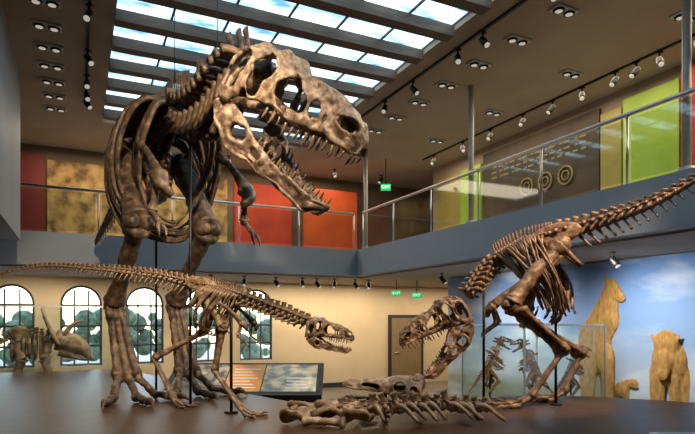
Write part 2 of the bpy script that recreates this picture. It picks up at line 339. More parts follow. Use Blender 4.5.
def theropod(name,base,tail,body,neck,nt,nb,nn,size,ribd,ribw,legs,heading,sk,m,mskull,arms=None,rods=(),gz=0,spn=1.0,spneck=1.0,opn=24,skull_kw={},legk=1.3,footk=1.4,belly=True,cables=(),neckk=1.0,ribk=1.0,tailk=1.0,**k):
    base=V(base); E=empty(name,W(*base),**k)
    q=lambda p:V(p)-base
    tail=[q(p) for p in tail]; body=[q(p) for p in body]; neck=[q(p) for p in neck]
    Pt,l=path(tail,nt)
    for i,(p,T) in enumerate(Pt):
        u=i/(nt-1); s=size*(1-.80*u**.8)*tailk; vertebra(E,p,-T,l,s*.9,size*1.9*spn*tailk*(1-.85*u**.6),size*2.0*max(0,1-1.6*u),size*2.3*(1-.85*u) if u>.06 else 0,m,lean=-.5)
    Pb,lb=path(body,nb); h=V((heading[0],heading[1],0)).normalized()
    for i,(p,T) in enumerate(Pb):
        vertebra(E,p,T,lb,size,size*2.3*spn,size*1.9,0,m,lean=-.15)
        if i>=2:
            u=(i-2)/(nb-3); U=(V((0,0,1))-T*T.z).normalized(); S=U.cross(T)
            D=ribd*(.60+.40*math.sin(math.pi*(.20+.62*u))); w=ribw*(.70+.30*math.sin(math.pi*(.2+.6*u)))*(1-.25*(u>.85))
            for sd in (1,-1):
                b=B(); o=p+S*sd*size*1.2+U*size*.6; jt=random.uniform(-.09,.09); D2=D*random.uniform(.88,1.05); w2=w*random.uniform(.94,1.05)
                pts=[o,p+S*sd*w2*.72+U*size*.2-T*.03*D,p+S*sd*w2-U*D2*.33-T*(.12+jt)*D,p+S*sd*w2*.95-U*D2*.68-T*(.22+jt)*D,p+S*sd*w2*.66-U*D2*.98-T*(.20+jt)*D]
                b.tube(pts,[size*.40*ribk,size*.36*ribk,size*.30*ribk,size*.30*ribk,size*.22*ribk],n=18,seg=7,flat=.6,jit=.22)
                b.obj('rib',m,E,origin=o)
            if belly and i%2==0:
                b=B(); c=p-U*D*1.05-T*.18*D
                b.tube([c+S*w*.60+U*D*.12,c+S*w*.3+U*.03*D+T*.08*D,c+T*.14*D,c-S*w*.3+U*.03*D+T*.08*D,c-S*w*.60+U*D*.12],[size*.10,size*.16,size*.2,size*.16,size*.10],n=14,seg=6,jit=.2)
                b.obj('belly_rib',m,E,origin=c)
    Pn,ln=path(neck,nn)
    for i,(p,T) in enumerate(Pn):
        u=i/(nn-1); s=size*(1.0-.12*u)*neckk; vertebra(E,p,T,ln,s,size*(2.6-.5*u)*spneck*random.uniform(.85,1.15),size*2.0*neckk,size*.9,m,lean=-.15)
        S=V((0,0,1)).cross(T).normalized()
        if i<nn-1:
            for sd in (1,-1):
                b=B(); o=p+S*sd*s*1.3; b.tube([o,o-V((0,0,size*1.0))-T*size*.8,o-V((0,0,size*1.6))-T*size*2.4],[s*.36,s*.28,s*.12],n=7,seg=6); b.obj('neck_rib',m,E,origin=o)
    hp=body[0]; T=(body[1]-body[0]).normalized(); S=V((-h.y,h.x,0)); Z=V((0,0,1)); s=size
    for sd in (1,-1):
        c=hp+S*sd*s*1.5
        b=B(); o=lambda x,z,y=0:c+T*x*s+Z*z*s+S*sd*y*s
        b.plate([o(-4.6,.6),o(-3.2,2.0),o(0,2.6),o(3.0,2.1),o(4.2,.6),o(3.2,-.6),o(1.2,-.7),o(0,-1.3),o(-1.5,-.6),o(-3.4,-.6)],S*s*.32)
        b.tube([o(.7,-.8),o(1.8,-3.4,-.3),o(2.6,-6.0,-.9)],[s*.85,s*.55,s*.6],n=10,seg=8,jit=.16)
        b.tube([o(1.2,-6.6,-1),o(2.7,-6.2,-1),o(5,-6.0,-1)],[s*.4,s*.85,s*.5],n=8,seg=8,jit=.16)
        b.tube([o(-.8,-.8),o(-2.3,-3.0,-.3),o(-4.6,-5.4,-.9)],[s*.8,s*.5,s*.35],n=10,seg=8,jit=.16)
        b.obj('hip_bone',m,E,origin=c)
    for hj,kn,an,tb in legs:
        hj,kn,an,tb=map(q,(hj,kn,an,tb)); b=B(); L=s*legk
        b.bone(hj,kn,L*1.05,L*.70,L*1.0,bend=h*s*.5)
        b.ball(hj+Z*s*.1,L*.8)
        t=hj.lerp(kn,.25); b.tube([hj-h*L*.3,t-h*L*.75,hj.lerp(kn,.45)-h*L*.4],[L*.5,L*.45,L*.2],n=7,jit=.15)
        b.ball(kn+h*L*.35+S*L*.4,L*.5); b.ball(kn+h*L*.35-S*L*.4,L*.5)
        b.bone(kn+h*s*.2,an,L*.95,L*.50,L*.76,bend=h*s*.15)
        b.bone(kn-h*L*.9-Z*L*.3+S*L*.3,an-h*L*.4+S*L*.6,L*.5,L*.24,L*.36)
        b.ball(an,L*.6)
        lg=b.obj('leg',m,E); foot(lg,an,tb,h,s*footk,m,gz)
    if arms:
        for sd in (1,-1):
            p=q(arms)+S*sd*ribw*.8; b=B()
            b.tube([p-h*s*6.0+Z*s*4.6,p-h*s*3+Z*s*2.8,p],[s*.6,s*.40,s*.85],n=12,seg=8,flat=.5,fdir=Z)
            b.tube([p,p+h*s*.9-Z*s*1.0,p+h*s*.9-Z*s*1.8-S*sd*s*.8],[s*.9,s*.6,s*.35],n=7,seg=8)
            e=p-h*s*.9-Z*s*3.0+S*sd*s*.3; b.bone(p,e,s*.6,s*.32,s*.5)
            w=e+h*s*1.6-Z*s*1.2; b.bone(e,w,s*.42,s*.22,s*.3)
            for g in (-.3,.3): b.tube([w,w+h*s*.8-Z*s*.7+S*g*s,w+h*s*1.1-Z*s*1.5+S*g*s],[s*.2,s*.18,.004],n=7,seg=6)
            b.obj('arm',m,E,origin=p)
    skull(E,q(sk[0]),q(sk[1]),mskull,opn,**skull_kw)
    for a in rods:
        b=B(); x=q(a); b.tube([(x.x,x.y,gz),x],[.018,.018],n=2,seg=8,jit=0); b.tube([(x.x,x.y,gz),(x.x,x.y,gz+.02)],[.08,.08],n=2,seg=12,jit=0)
        b.obj('support_rod',M['steel_black'],E,label='black steel support rod')
    for a in cables:
        x=q(a); t=V((x.x,x.y,6.20-base.z)); B().tube([x,t],[.005,.005],n=2,seg=5,jit=0).obj('hanging_cable',M['steel_black'],E,label='thin steel hanging cable')
    return E
# main
theropod('dinosaur_skeleton',(-2.85,7.9,1.0),
 [(-2.93,8.3,4.6),(-3.5,9.05,4.35),(-4.1,9.85,4.0),(-4.6,10.5,3.7),(-4.95,11.0,3.55)],
 [(-2.93,8.3,4.6),(-2.62,7.9,4.8),(-2.3,7.45,4.84),(-2.02,7.05,4.70)],
 [(-2.0,7.0,4.68),(-1.82,6.8,4.54),(-1.52,6.5,4.56),(-1.24,6.22,4.72),(-1.0,5.96,4.77)],
 24,26,12,.13,1.62,.70,
 [((-3.26,8.02,4.45),(-2.74,7.30,3.34),(-3.38,8.08,2.32),(-2.98,7.6,1.29)),((-2.58,8.58,4.45),(-1.97,7.84,3.34),(-2.66,8.62,2.32),(-2.32,8.15,1.29))],
 (.62,-.78),((-1.13,5.96,4.42),(.11,5.28,3.58)),M['bone_big'],M['bone_skull'],arms=(-1.75,6.85,3.75),
 rods=[(-2.75,8.05,4.6),(-1.95,6.95,4.55)],spn=1.2,spneck=1.4,opn=17,legk=1.6,footk=2.3,neckk=1.25,ribk=.80,cables=[(-1.50,6.45,4.8),(-2.3,7.45,5.1)],
 label='huge mounted brown tyrannosaur skeleton with open jaws on dark platform',cat='dinosaur skeleton')
# juvenile
theropod('dinosaur_skeleton',(2.5,7.1,1.0),
 [(2.61,7.1,3.09),(3.07,6.8,3.24),(3.4,6.3,3.36),(3.62,5.8,3.53),(3.78,5.4,3.66),(3.9,5.0,3.75)],
 [(2.61,7.1,3.09),(2.30,7.3,3.03),(1.98,7.4,2.86)],
 [(1.97,7.4,2.85),(1.83,7.38,2.71),(1.69,7.30,2.55),(1.56,7.2,2.38)],
 24,19,7,.074,1.02,.40,
 [((2.64,6.88,3.0),(1.98,6.8,2.26),(2.66,6.9,1.70),(2.25,6.9,1.13)),((2.6,7.35,3.0),(2.35,7.45,2.1),(3.1,7.45,1.62),(2.85,7.4,1.13))],
 (-.97,.2),((1.53,7.2,2.11),(.68,7.05,1.72)),M['bone_red'],M['bone_red'],arms=(1.90,7.35,2.26),
 rods=[(1.80,7.4,2.66),(2.64,7.1,3.05)],opn=28,spn=.95,spneck=.40,legk=1.75,footk=2.2,neckk=1.05,tailk=1.15,
 label='reddish brown juvenile tyrannosaur skeleton leaning forward with open jaws',cat='dinosaur skeleton')
# baby
theropod('dinosaur_skeleton',(-1.7,6.6,1.0),
 [(-1.68,6.6,2.45),(-2.4,6.8,2.62),(-3.22,7.0,2.72),(-3.95,7.2,2.77),(-4.6,7.35,2.66)],
 [(-1.68,6.6,2.45),(-1.45,6.54,2.40),(-1.22,6.47,2.33)],
 [(-1.2,6.46,2.32),(-1.0,6.4,2.25),(-.72,6.3,2.15),(-.42,6.2,2.04)],
 42,15,11,.050,.50,.22,
 [((-1.7,6.48,2.38),(-1.42,6.35,2.0),(-1.52,6.4,1.5),(-1.2,6.3,1.09)),((-1.68,6.72,2.38),(-1.75,6.9,1.95),(-2.42,7.0,1.6),(-2.15,6.95,1.09))],
 (.95,-.2),((-.45,6.2,1.93),(.07,6.12,1.84)),M['bone_baby'],M['bone_baby'],arms=(-1.15,6.45,2.05),
 rods=[(-1.35,6.5,2.33)],opn=7,spn=.8,spneck=.6,legk=1.35,footk=2.0,neckk=1.1,
 label='slender baby tyrannosaur skeleton with long tail stretched straight',cat='dinosaur skeleton')
# fallen skeleton
def fallen():
    base=V((.4,5.8,1.0)); E=empty('fallen_dinosaur_skeleton',W(*base),label='jumbled brown hadrosaur carcass bones lying on dark platform',cat='dinosaur skeleton'); q=lambda p:V(p)-base; m=M['bone_pale']
    P,l=path([q(p) for p in [(-.1,5.85,1.14),(.3,5.72,1.16),(.7,5.78,1.17),(1.1,5.88,1.16),(1.5,5.98,1.12)]],15)
    random.seed(11)
    for i,(p,T) in enumerate(P):
        s=random.uniform(.052,.066); T2=(T+V((random.uniform(-.15,.15),random.uniform(-.25,.25),random.uniform(-.1,.1)))).normalized()
        vertebra(E,p+V((0,random.uniform(-.03,.03),random.uniform(-.01,.02))),T2,l*.95,s,random.uniform(.06,.12),random.uniform(.08,.13),.0,m,lean=random.uniform(-.4,.1),up=V((random.uniform(-.3,.3),-.2,1)))
        if i>2 and i%5!=4:
            o=p+V((0,-.06,.01)); L=random.uniform(.18,.30); dx=random.uniform(.05,.25)
            B().tube([o,o+V((dx*.3,-L*.5,.05)),o+V((dx,-L,-.08))],[.028,.026,.018],n=10,seg=6,jit=.25).obj('rib',m,E,origin=o)
    for i in range(9):
        x=random.uniform(-.6,1.3); f=6.0+.15*x+random.uniform(-.3,.2); z=1.05+random.random()*.08; a=random.uniform(-1.0,1.0); L=random.uniform(.10,.24)
        p0=q((x,f,z)); d=V((math.cos(a),math.sin(a),random.uniform(-.12,.12)))*L; n=V((-d.y,d.x,0))*random.uniform(-.5,.5)
        B().tube([p0-d,p0+n+V((0,0,random.uniform(0,.08))),p0+d],[.036,.030,.018],n=10,seg=6,jit=.25).obj('rib',m,E,origin=p0)
    for a,b_,r in [((.75,6.25,1.12),(1.35,6.3,1.14),.07),((1.0,6.1,1.24),(1.55,6.1,1.18),.055),((-.25,6.1,1.10),(-.66,5.8,1.09),.065),((-.45,5.6,1.08),(-.02,5.5,1.07),.055)]:
        B().bone(q(a),q(b_),r*1.25,r*.65,r*1.2).obj('limb_bone',m,E,origin=q(a))
    for c,s,ang in [((-.32,5.98,1.15),.26,.3),((.9,6.02,1.22),.24,.9),((.1,5.62,1.13),.20,1.2),((-.5,5.72,1.11),.18,.7),((-.1,5.8,1.18),.2,-.3)]:
        c=q(c); pts=[c+V((math.cos(ang+t)*s*(1+.3*math.cos(2*t)),math.sin(ang+t)*s*.5,.05*math.sin(t*2+1))) for t in [k*math.pi/4 for k in range(8)]]
        b=B().plate(pts,(0,-.01,.045))
        for v in b.v: v+=V((0,0,1))*noise.noise(v*7)*.05
        b.obj('hip_bone',m,E,origin=c)
    skull(E,q((.80,6.02,1.24)),q((-.06,6.18,1.36)),m,5,P=DUCK,teeth=False,ns=44,nt=14)
    B().tube([q((.4,6.1,1.0)),q((.4,6.1,1.28))],[.03,.03],n=2,seg=8,jit=0).obj('support_rod',M['steel_black'],E)
fallen()
# ---------------- platform
def poly(name,pts,z0,z1,m,m2=None,**k):
    n=len(pts); c=sum((W(r,f,0) for r,f in pts),V())/n; c.z=z0
    v=[W(r,f,z1)-c for r,f in pts]+[W(r,f,z0)-c for r,f in pts]; f=[tuple(range(n)),tuple(reversed(range(n,2*n)))]+[(i,i+n,(i+1)%n+n,(i+1)%n) for i in range(n)]
    me=bpy.data.meshes.new(name); me.from_pydata(v,[],f); me.materials.append(m); me.materials.append(m2 or m)
    bm=bmesh.new(); bm.from_mesh(me); bmesh.ops.recalc_face_normals(bm,faces=bm.faces); bm.to_mesh(me); bm.free()
    for p in me.polygons: p.material_index=0 if abs(p.normal.z)>.5 else 1
    o=bpy.data.objects.new(name,me); COL.objects.link(o); o.location=c; return meta(o,**k)
poly('display_platform',[(-7.9,10.8),(-4.9,12.1),(-1.75,8.45),(-.6,7.2),(.6,7.45),(1.8,7.5),(2.2,7.9),(3.4,7.9),(4.5,7.3),(4.9,6.3),(4.9,-1.2),(-4.4,-1.2),(-6.2,4.2)],0,1.0,M['platform'],M['platform_side'],label='large low dark wood exhibit platform with glossy top',cat='platform')
# ---------------- room
S=dict(kind='structure')
H=6.3
box('floor',(-9,-5,-.2),(14,17,0),M['floor'],**S)
box('wall_front',(-9,-5.2,0),(14,-5,H+1),M['taupe'],**S)
box('wall_left',(-9.2,-5,0),(-9,17,H+1),M['taupe'],**S)
box('wall_right',(13,-5,0),(13.2,15.5,H),M['cream'],**S)
def holewall(name,x0,x1,z0,z1,y,th,holes,m,**k):
    cu=bpy.data.curves.new(name,'CURVE'); cu.dimensions='2D'; cu.fill_mode='BOTH'; cu.extrude=th/2
    def sp(p):
        s=cu.splines.new('POLY'); s.points.add(len(p)-1)
        for i,(a,b) in enumerate(p): s.points[i].co=(a,b,0,1)
        s.use_cyclic_u=True
    sp([(x0,z0),(x1,z0),(x1,z1),(x0,z1)])
    for h in holes: sp(h)
    t=bpy.data.objects.new('t',cu); COL.objects.link(t); me=bpy.data.meshes.new_from_object(t.evaluated_get(bpy.context.evaluated_depsgraph_get())); bpy.data.objects.remove(t)
    me.materials.clear(); me.materials.append(m); o=bpy.data.objects.new(name,me); COL.objects.link(o); o.location=(0,y,0); o.rotation_euler=(math.pi/2,0,0); return meta(o,**k)
def arch(cx,w,z0,zt,n=12):
    r=w/2; zc=zt-r; return [(cx-r,z0)]+[(cx-r*math.cos(math.pi*i/n),zc+r*math.sin(math.pi*i/n)) for i in range(n+1)]+[(cx+r,z0)]
wins=[-2.95,-1.45,.05,1.55,3.05,4.55]
holewall('wall_back',-9,13,0,3.15,15.6,.2,[arch(c,.95,.9,2.92) for c in wins],M['cream'],**S)
for i,c in enumerate(wins):
    E=empty('window_%d'%(i+1),(c,15.6,.9),rot=False,**S)
    a=[V((x-c,0,z-.9)) for x,z in arch(c,.95,.9,2.92)]
    b=B()
    for p,q_ in zip(a,a[1:]+a[:1]): b.tube([p,q_],[.055,.055],n=2,seg=4,jit=0)
    for x in (-.16,.16): b.tube([(x,0,0),(x,0,1.9)],[.022,.022],n=2,seg=4,jit=0)
    for z in (.5,1.0,1.52): b.tube([(-.47,0,z),(.47,0,z)],[.026,.026],n=2,seg=4,jit=0)
    b.obj('window_frame',M['frame'],E,smooth=False)
    me=bpy.data.meshes.new('window_pane'); me.from_pydata(a,[],[tuple(range(len(a)))]); me.materials.append(M['winglass']); o=bpy.data.objects.new('window_pane',me); COL.objects.link(o); o.parent=E
box('ground',(-12,17.0,-.2),(14,40,-.05),M['ground'],kind='structure')
b=B()
for k in range(110):
    x=random.uniform(-9,9); b.ball((x,28+random.uniform(-1.5,1.5),random.uniform(.2,2.2)),random.uniform(.2,.55))
b.obj('hedge',M['hedge'],None,origin=(0,28,-.05),label='leafy green shrubs outside the arched windows',cat='shrubs',kind='stuff')
box('trim_1',(-9,12.5,3.15),(13,15.5,3.8),M['fascia'],**S)
box('trim_2',(6.26,-5,3.15),(13,12.5,3.8),M['fascia'],**S)
box('trim_3',(-9,-5,3.45),(-1.2,11.2,3.8),M['fascia'],**S)
box('trim_4',(6.5,-5,3.12),(13,12.8,3.15),M['ceil_low'],**S)
box('trim_5',(-9,12.8,3.12),(13,15.5,3.15),M['ceil_low'],**S)
box('wall_left_upper',(-1.2,-5,3.45),(-.92,11.2,H),M['leftwall'],**S)
box('wall_back_upper',(-9,15.5,3.15),(13,15.7,H),M['brownwall'],**S)
box('wall_right_upper',(9.0,-5,3.8),(9.2,13.2,H),M['taupe'],**S)
box('wall_mural_side',(8.5,-5,0),(8.8,11.7,3.12),M['taupe'],**S)
X0,X1,Y0,Y1=.45,4.95,1.0,13.1
cb=B(); 
for lo,hi in [((-9,-5,H),(X0,17,H+.15)),((X1,-5,H),(14,17,H+.15)),((X0,-5,H),(X1,Y0,H+.15)),((X0,Y1,H),(X1,17,H+.15))]: cb.box(lo,hi)
cb.obj('ceiling',M['ceil'],smooth=False,**S)
cb=B()
for lo,hi in [((X0-.1,Y0,H+.15),(X0,Y1,7.1)),((X1,Y0,H+.15),(X1+.1,Y1,7.1)),((X0,Y0-.1,H+.15),(X1,Y0,7.1)),((X0,Y1,H+.15),(X1,Y1+.1,7.1))]: cb.box(lo,hi)
cb.obj('trim_6',M['beam'],smooth=False,**S)
i=7; y=Y1-.55
while y>Y0+.3:
    box('trim_%d'%i,(X0,y-.10,H-.08),(X1,y+.10,H+.08),M['beam'],**S); i+=1; y-=.82
y=Y1-.14; w=1
while y>Y0+.9:
    E=empty('window_%d'%(len(wins)+w),((X0+X1)/2,y-.41,H+.11),rot=False,**S); w+=1
    box('window_pane',(-2.25,-.41,0),(2.25,.41,.03),M['skyglow_pane'],parent=E)
    b=B()
    for k in range(7): b.box((-2.25+k*.75-.015,-.41,-.025),(-2.25+k*.75+.015,.41,0))
    b.box((-2.25,.0,-.02),(2.25,.02,0))
    b.obj('window_frame',M['beam'],E,smooth=False); y-=.82
box('trim_40',(-9,-5,7.1),(14,17,7.2),M['beam'],**S)
for y in (12.35,8.2,4.2):
    b=B(); b.tube([(6.42,y,3.8),(6.42,y,H)],[.05,.05],n=2,seg=14,jit=0); b.tube([(6.42,y,3.8),(6.42,y,3.86)],[.1,.1],n=2,seg=14,jit=0)
    b.obj('column',M['white_metal'],origin=(6.42,y,3.8),label='slim pale steel column on the balcony edge',cat='column',group='balcony columns')
def railing(p0,p1,n,label,gm):
    p0=V(p0);p1=V(p1); E=empty('balcony_railing',(p0+p1)/2,rot=False,label=label,cat='railing'); c=(p0+p1)/2; d=p1-p0
    B().tube([p0-c+V((0,0,.90)),p1-c+V((0,0,.90))],[.03,.03],n=2,seg=10,jit=0).obj('handrail',M['steel'],E)
    u=d.normalized(); nrm=V((-u.y,u.x,0))
    for i in range(n+1):
        p=p0-c+d*i/n; b=B(); b.tube([p,p+V((0,0,.9))],[.02,.02],n=2,seg=6,jit=0); b.obj('post',M['steel'],E,origin=p)
        if i<n:
            a=p+u*.06; e=p+d/n-u*.06; th=nrm*.006; b=B(); zs=(V((0,0,.05)),V((0,0,.84)))
            b.v=[a-th+zs[0],e-th+zs[0],e+th+zs[0],a+th+zs[0],a-th+zs[1],e-th+zs[1],e+th+zs[1],a+th+zs[1]]; b.f=[(0,3,2,1),(4,5,6,7),(0,1,5,4),(1,2,6,5),(2,3,7,6),(3,0,4,7)]
            b.obj('glass_panel',gm,E,smooth=False,origin=(a+e)/2)
railing((-1.1,12.56,3.8),(6.2,12.56,3.8),5,'glass balcony railing with steel handrail along back gallery',M['clearglass'])
railing((6.32,12.3,3.8),(6.32,-1.0,3.8),9,'glass balcony railing with steel handrail along side gallery',M['railglass'])
def panel(name,lo,hi,m,label,cat='wall panel',**k): return box(name,lo,hi,m,label=label,cat=cat,**k)
yb=15.49
panel('wall_panel',(-1.9,yb-.06,3.8),(-.75,yb,6.05),M['darkred'],'dark red exhibit wall panel')
panel('wall_map',(-.7,yb-.06,3.9),(3.7,yb,5.95),M['gold'],'large antique golden map hung on gallery wall','map')
panel('wall_panel',(3.9,yb-.06,3.8),(5.6,yb,5.9),M['red'],'bright red exhibit wall panel in back gallery')
panel('wall_panel',(5.8,yb-.5,3.8),(7.5,yb-.4,5.85),M['redorange'],'bright orange red freestanding exhibit panel')
xr=8.99
panel('wall_panel',(xr-.06,11.85,3.8),(xr,12.9,5.9),M['olive'],'golden olive exhibit panel')
panel('wall_panel',(xr-.10,11.0,3.8),(xr,11.8,5.9),M['green'],'lime green exhibit wall panel')
P=panel('gallery_display',(xr-.06,7.55,3.8),(xr,10.95,6.1),M['darkpanel'],'wide dark brown gallery panel with round emblems and lettering','wall panel')
panel('wall_panel',(xr-.08,7.05,3.8),(xr,7.5,5.95),M['olive'],'narrow olive exhibit panel')
panel('wall_panel',(xr-.10,5.95,3.8),(xr,7.0,6.05),M['green'],'large lime green exhibit wall panel')
panel('wall_panel',(xr-.12,5.2,3.8),(xr,5.9,6.15),M['red'],'deep red exhibit wall panel strip')
panel('wall_panel',(xr-.06,2.0,3.8),(xr,5.15,5.95),M['darkpanel'],'dark brown gallery panel')
def ring(b,c,R,r):
    pts=[V(c)+V((0,math.cos(2*math.pi*i/20)*R,math.sin(2*math.pi*i/20)*R)) for i in range(21)]; b.tube(pts,[r]*21,n=41,seg=5,jit=0)
for y in (8.9,8.35,9.45):
    b=B(); ring(b,(-.05,y-9.25,1.2),.18,.022); ring(b,(-.05,y-9.25,1.2),.09,.016); b.obj('emblem',M['emblem'],P)
b=B()
for k in range(3):
    for j in range(14):
        y=-1.4+j*.2; b.box((-.04,y,1.62+k*.12),(-.032,y+.12+.05*math.sin(j*3+k),1.66+k*.12))
b.obj('lettering',M['emblem'],P,smooth=False)
def exit_sign(loc,s,drop):
    E=empty('exit_sign',loc,rot=False,label='green illuminated exit sign hung from ceiling',cat='exit sign',group='exit signs'); E.rotation_euler=(0,0,-A)
    box('sign_body',(-.2*s,-.03,-.13*s),(.2*s,.03,.13*s),M['exitgreen'],parent=E)
    B().tube([(0,0,.13*s),(0,0,drop)],[.012,.012],n=2,seg=6,jit=0).obj('hanger',M['steel_black'],E)
    cu=bpy.data.curves.new('t','FONT'); cu.body='EXIT'; cu.size=.17*s; cu.align_x='CENTER'; cu.align_y='CENTER'; cu.extrude=.003
    t=bpy.data.objects.new('t',cu); COL.objects.link(t); me=bpy.data.meshes.new_from_object(t.evaluated_get(bpy.context.evaluated_depsgraph_get())); bpy.data.objects.remove(t)
    me.materials.clear(); me.materials.append(M['exitwhite']); o=bpy.data.objects.new('lettering',me); COL.objects.link(o); o.parent=E; o.location=(0,-.034,0); o.rotation_euler=(math.pi/2,0,0)
exit_sign((7.3,12.9,5.55),.65,.75)
exit_sign((7.65,12.95,2.76),.6,.36)
exit_sign((8.3,12.95,2.72),.6,.40)
D=empty('door_1',(9.5,15.45,0),rot=False,**S)
box('door_leaf',(-.55,-.03,0),(.55,.03,2.1),M['door'],parent=D); box('door_frame',(-.65,-.01,0),(.65,.04,2.2),M['frame'],parent=D)
B().tube([(-.45,-.06,1.0),(-.3,-.06,1.0)],[.015,.015],n=2,seg=6,jit=0).obj('handle',M['steel'],D)
box('baseboard_back',(-9,15.46,0),(8.8,15.5,.14),M['frame'],**S)
# mural
b=B(); b.box((-.02,-5.6,-1.3),(.02,5.6,1.78)); ML=b.obj('mural',M['mural'],None,smooth=False,label='tall printed sky mural with prehistoric mammals on wall',cat='mural'); ML.location=(8.45,6.1,1.32)
def beast(balls,tubes,lab):
    b=B(); g=lambda y,z,x=0:V((x,y-6.1,z-1.32))
    for y,z,ry,rz,x in balls: b.ball(g(y,z,x),(ry,ry,rz),seg=20,rg=14,jit=.08)
    for pts,rad in tubes:
        b.tube([g(*p) for p in pts],rad,n=len(pts)*6,seg=14,jit=.04)
        for e,r in ((0,rad[0]),(-1,rad[-1])): b.ball(g(*pts[e]),r*.98,seg=12,rg=8,jit=0)
    for v in b.v: v.x=min(-.03+v.x*.30,.015)
    o=b.obj('mammal_relief',M['fur'],ML,label=lab)
    md=o.modifiers.new('r','REMESH'); md.mode='VOXEL'; md.voxel_size=.018; md.use_smooth_shade=True
    sm=o.modifiers.new('s','SMOOTH'); sm.iterations=3; sm.factor=.5
beast([(7.22,1.70,.36,.42,0),(7.16,1.40,.34,.30,0),(6.99,2.08,.29,.32,0),(6.85,2.62,.16,.16,-.05)],
 [([(7.1,1.9),(6.98,2.2),(6.91,2.45),(6.86,2.62)],[.32,.27,.20,.15]),([(6.86,2.62,-.06),(6.74,2.54,-.08),(6.64,2.44,-.08)],[.14,.11,.08]),([(6.93,2.74,-.08),(6.96,2.86,-.08)],[.05,.03]),
  ([(7.42,1.5,.1),(7.46,1.05,.1),(7.42,.5,.1)],[.20,.15,.11]),([(7.26,1.5,-.25),(7.26,1.05,-.25),(7.24,.48,-.25)],[.19,.14,.10]),
  ([(7.04,1.4,.1),(7.0,1.0,.1),(7.02,.5,.1)],[.19,.14,.10]),([(6.92,1.5,-.3),(6.86,1.05,-.3),(6.84,.48,-.3)],[.18,.13,.10])],'tall bulky golden shaggy mammal on the mural')
beast([(6.66,.86,.16,.14,0),(6.42,1.0,.09,.09,-.05)],[([(6.62,.92),(6.52,.98),(6.42,1.0)],[.11,.09,.08]),([(6.43,.99,-.05),(6.34,.94,-.05)],[.065,.04]),([(6.77,.85),(6.77,.55)],[.07,.05]),([(6.56,.85),(6.56,.55)],[.07,.05])],'small golden mammal on the mural')
beast([(5.8,1.40,.31,.36,.05),(5.82,1.68,.22,.24,-.1),(5.82,1.40,.14,.22,-.3),(5.82,1.20,.10,.10,-.4)],
 [([(6.0,1.25,.1),(6.04,.85,.1),(6.02,.52,.1)],[.16,.12,.10]),([(5.6,1.25,.1),(5.57,.85,.1),(5.58,.52,.1)],[.16,.12,.10]),([(5.92,1.15,-.1),(5.93,.85,-.1),(5.92,.6,-.1)],[.12,.09,.08]),([(5.71,1.15,-.1),(5.69,.85,-.1),(5.70,.6,-.1)],[.12,.09,.08]),
  ([(5.98,1.72,-.2),(6.05,1.82,-.2)],[.05,.03]),([(5.66,1.72,-.2),(5.59,1.82,-.2)],[.05,.03])],'heavy golden horned mammal on the mural')
# ---------------- glass cases
def case(x0,x1,y0,y1,zb,zt,label):
    E=empty('display_case',((x0+x1)/2,(y0+y1)/2,0),rot=False,label=label,cat='display case'); a,b_=(x1-x0)/2,(y1-y0)/2
    box('case_base',(-a,-b_,0),(a,b_,zb),M['platform_side'],parent=E,bevel=.01)
    for lo,hi in [((-a,-b_,zb),(a,-b_+.012,zt)),((-a,b_-.012,zb),(a,b_,zt)),((-a,-b_+.013,zb),(-a+.012,b_-.013,zt)),((a-.012,-b_+.013,zb),(a,b_-.013,zt))]: box('glass_panel',lo,hi,M['glass'],parent=E)
    b=B()
    for sx in (-1,1):
        for sy in (-1,1): b.box((sx*a-.012,sy*b_-.012,zb),(sx*a+.012,sy*b_+.012,zt))
    b.box((-a-.012,-b_-.012,zt),(a+.012,-b_+.012,zt+.02)); b.box((-a-.012,b_-.012,zt),(a+.012,b_+.012,zt+.02)); b.box((-a-.012,-b_,zt),(-a+.012,b_,zt+.02)); b.box((a-.012,-b_,zt),(a+.012,b_,zt+.02))
    b.obj('case_frame',M['steel'],E,smooth=False)
case(5.95,7.65,6.35,7.85,.62,1.98,'tall glass display case with small skeletons inside')
def mini(x,y,z,s,dirx,m,label):
    r=x*CA-y*SA; f=x*SA+y*CA
    g=lambda a,b,c:(r+dirx*a*s,f+b*s,z+c*s)
    theropod('small_skeleton',(r,f,z),[g(0,0,.9),g(-.18,0,.72),g(-.34,0,.5),g(-.5,0,.3)],[g(0,0,.9),g(.08,0,1.08),g(.14,0,1.25)],[g(.15,0,1.27),g(.22,0,1.38),g(.22,0,1.5),g(.27,0,1.6)],
      12,8,6,.046*s,.30*s,.15*s,[(g(0,-.1,.86),g(.2,-.1,.6),g(-.02,-.1,.32),g(.08,-.1,.06)),(g(0,.1,.86),g(.12,.1,.6),g(-.12,.1,.32),g(-.02,.1,.06))],(dirx,0),
      (g(.24,0,1.56),g(.58,0,1.50)),m,m,arms=g(.22,0,1.12),rods=[g(.02,0,.92)],skull_kw=dict(teeth=False,ns=24,nt=8),belly=False,legk=1.1,label=label,cat='small skeleton',group='small skeletons in glass case')
mini(6.25,7.5,.62,.70,1,M['bone_tan'],'small tan upright skeleton inside glass case')
mini(6.75,7.0,.62,.68,-1,M['bone_tan'],'small tan upright skeleton inside glass case')
mini(7.2,6.65,.62,.62,1,M['bone_tan'],'small tan upright skeleton inside glass case')
case(-2.6,1.0,13.6,14.8,.75,2.35,'long glass display case in front of arched windows')
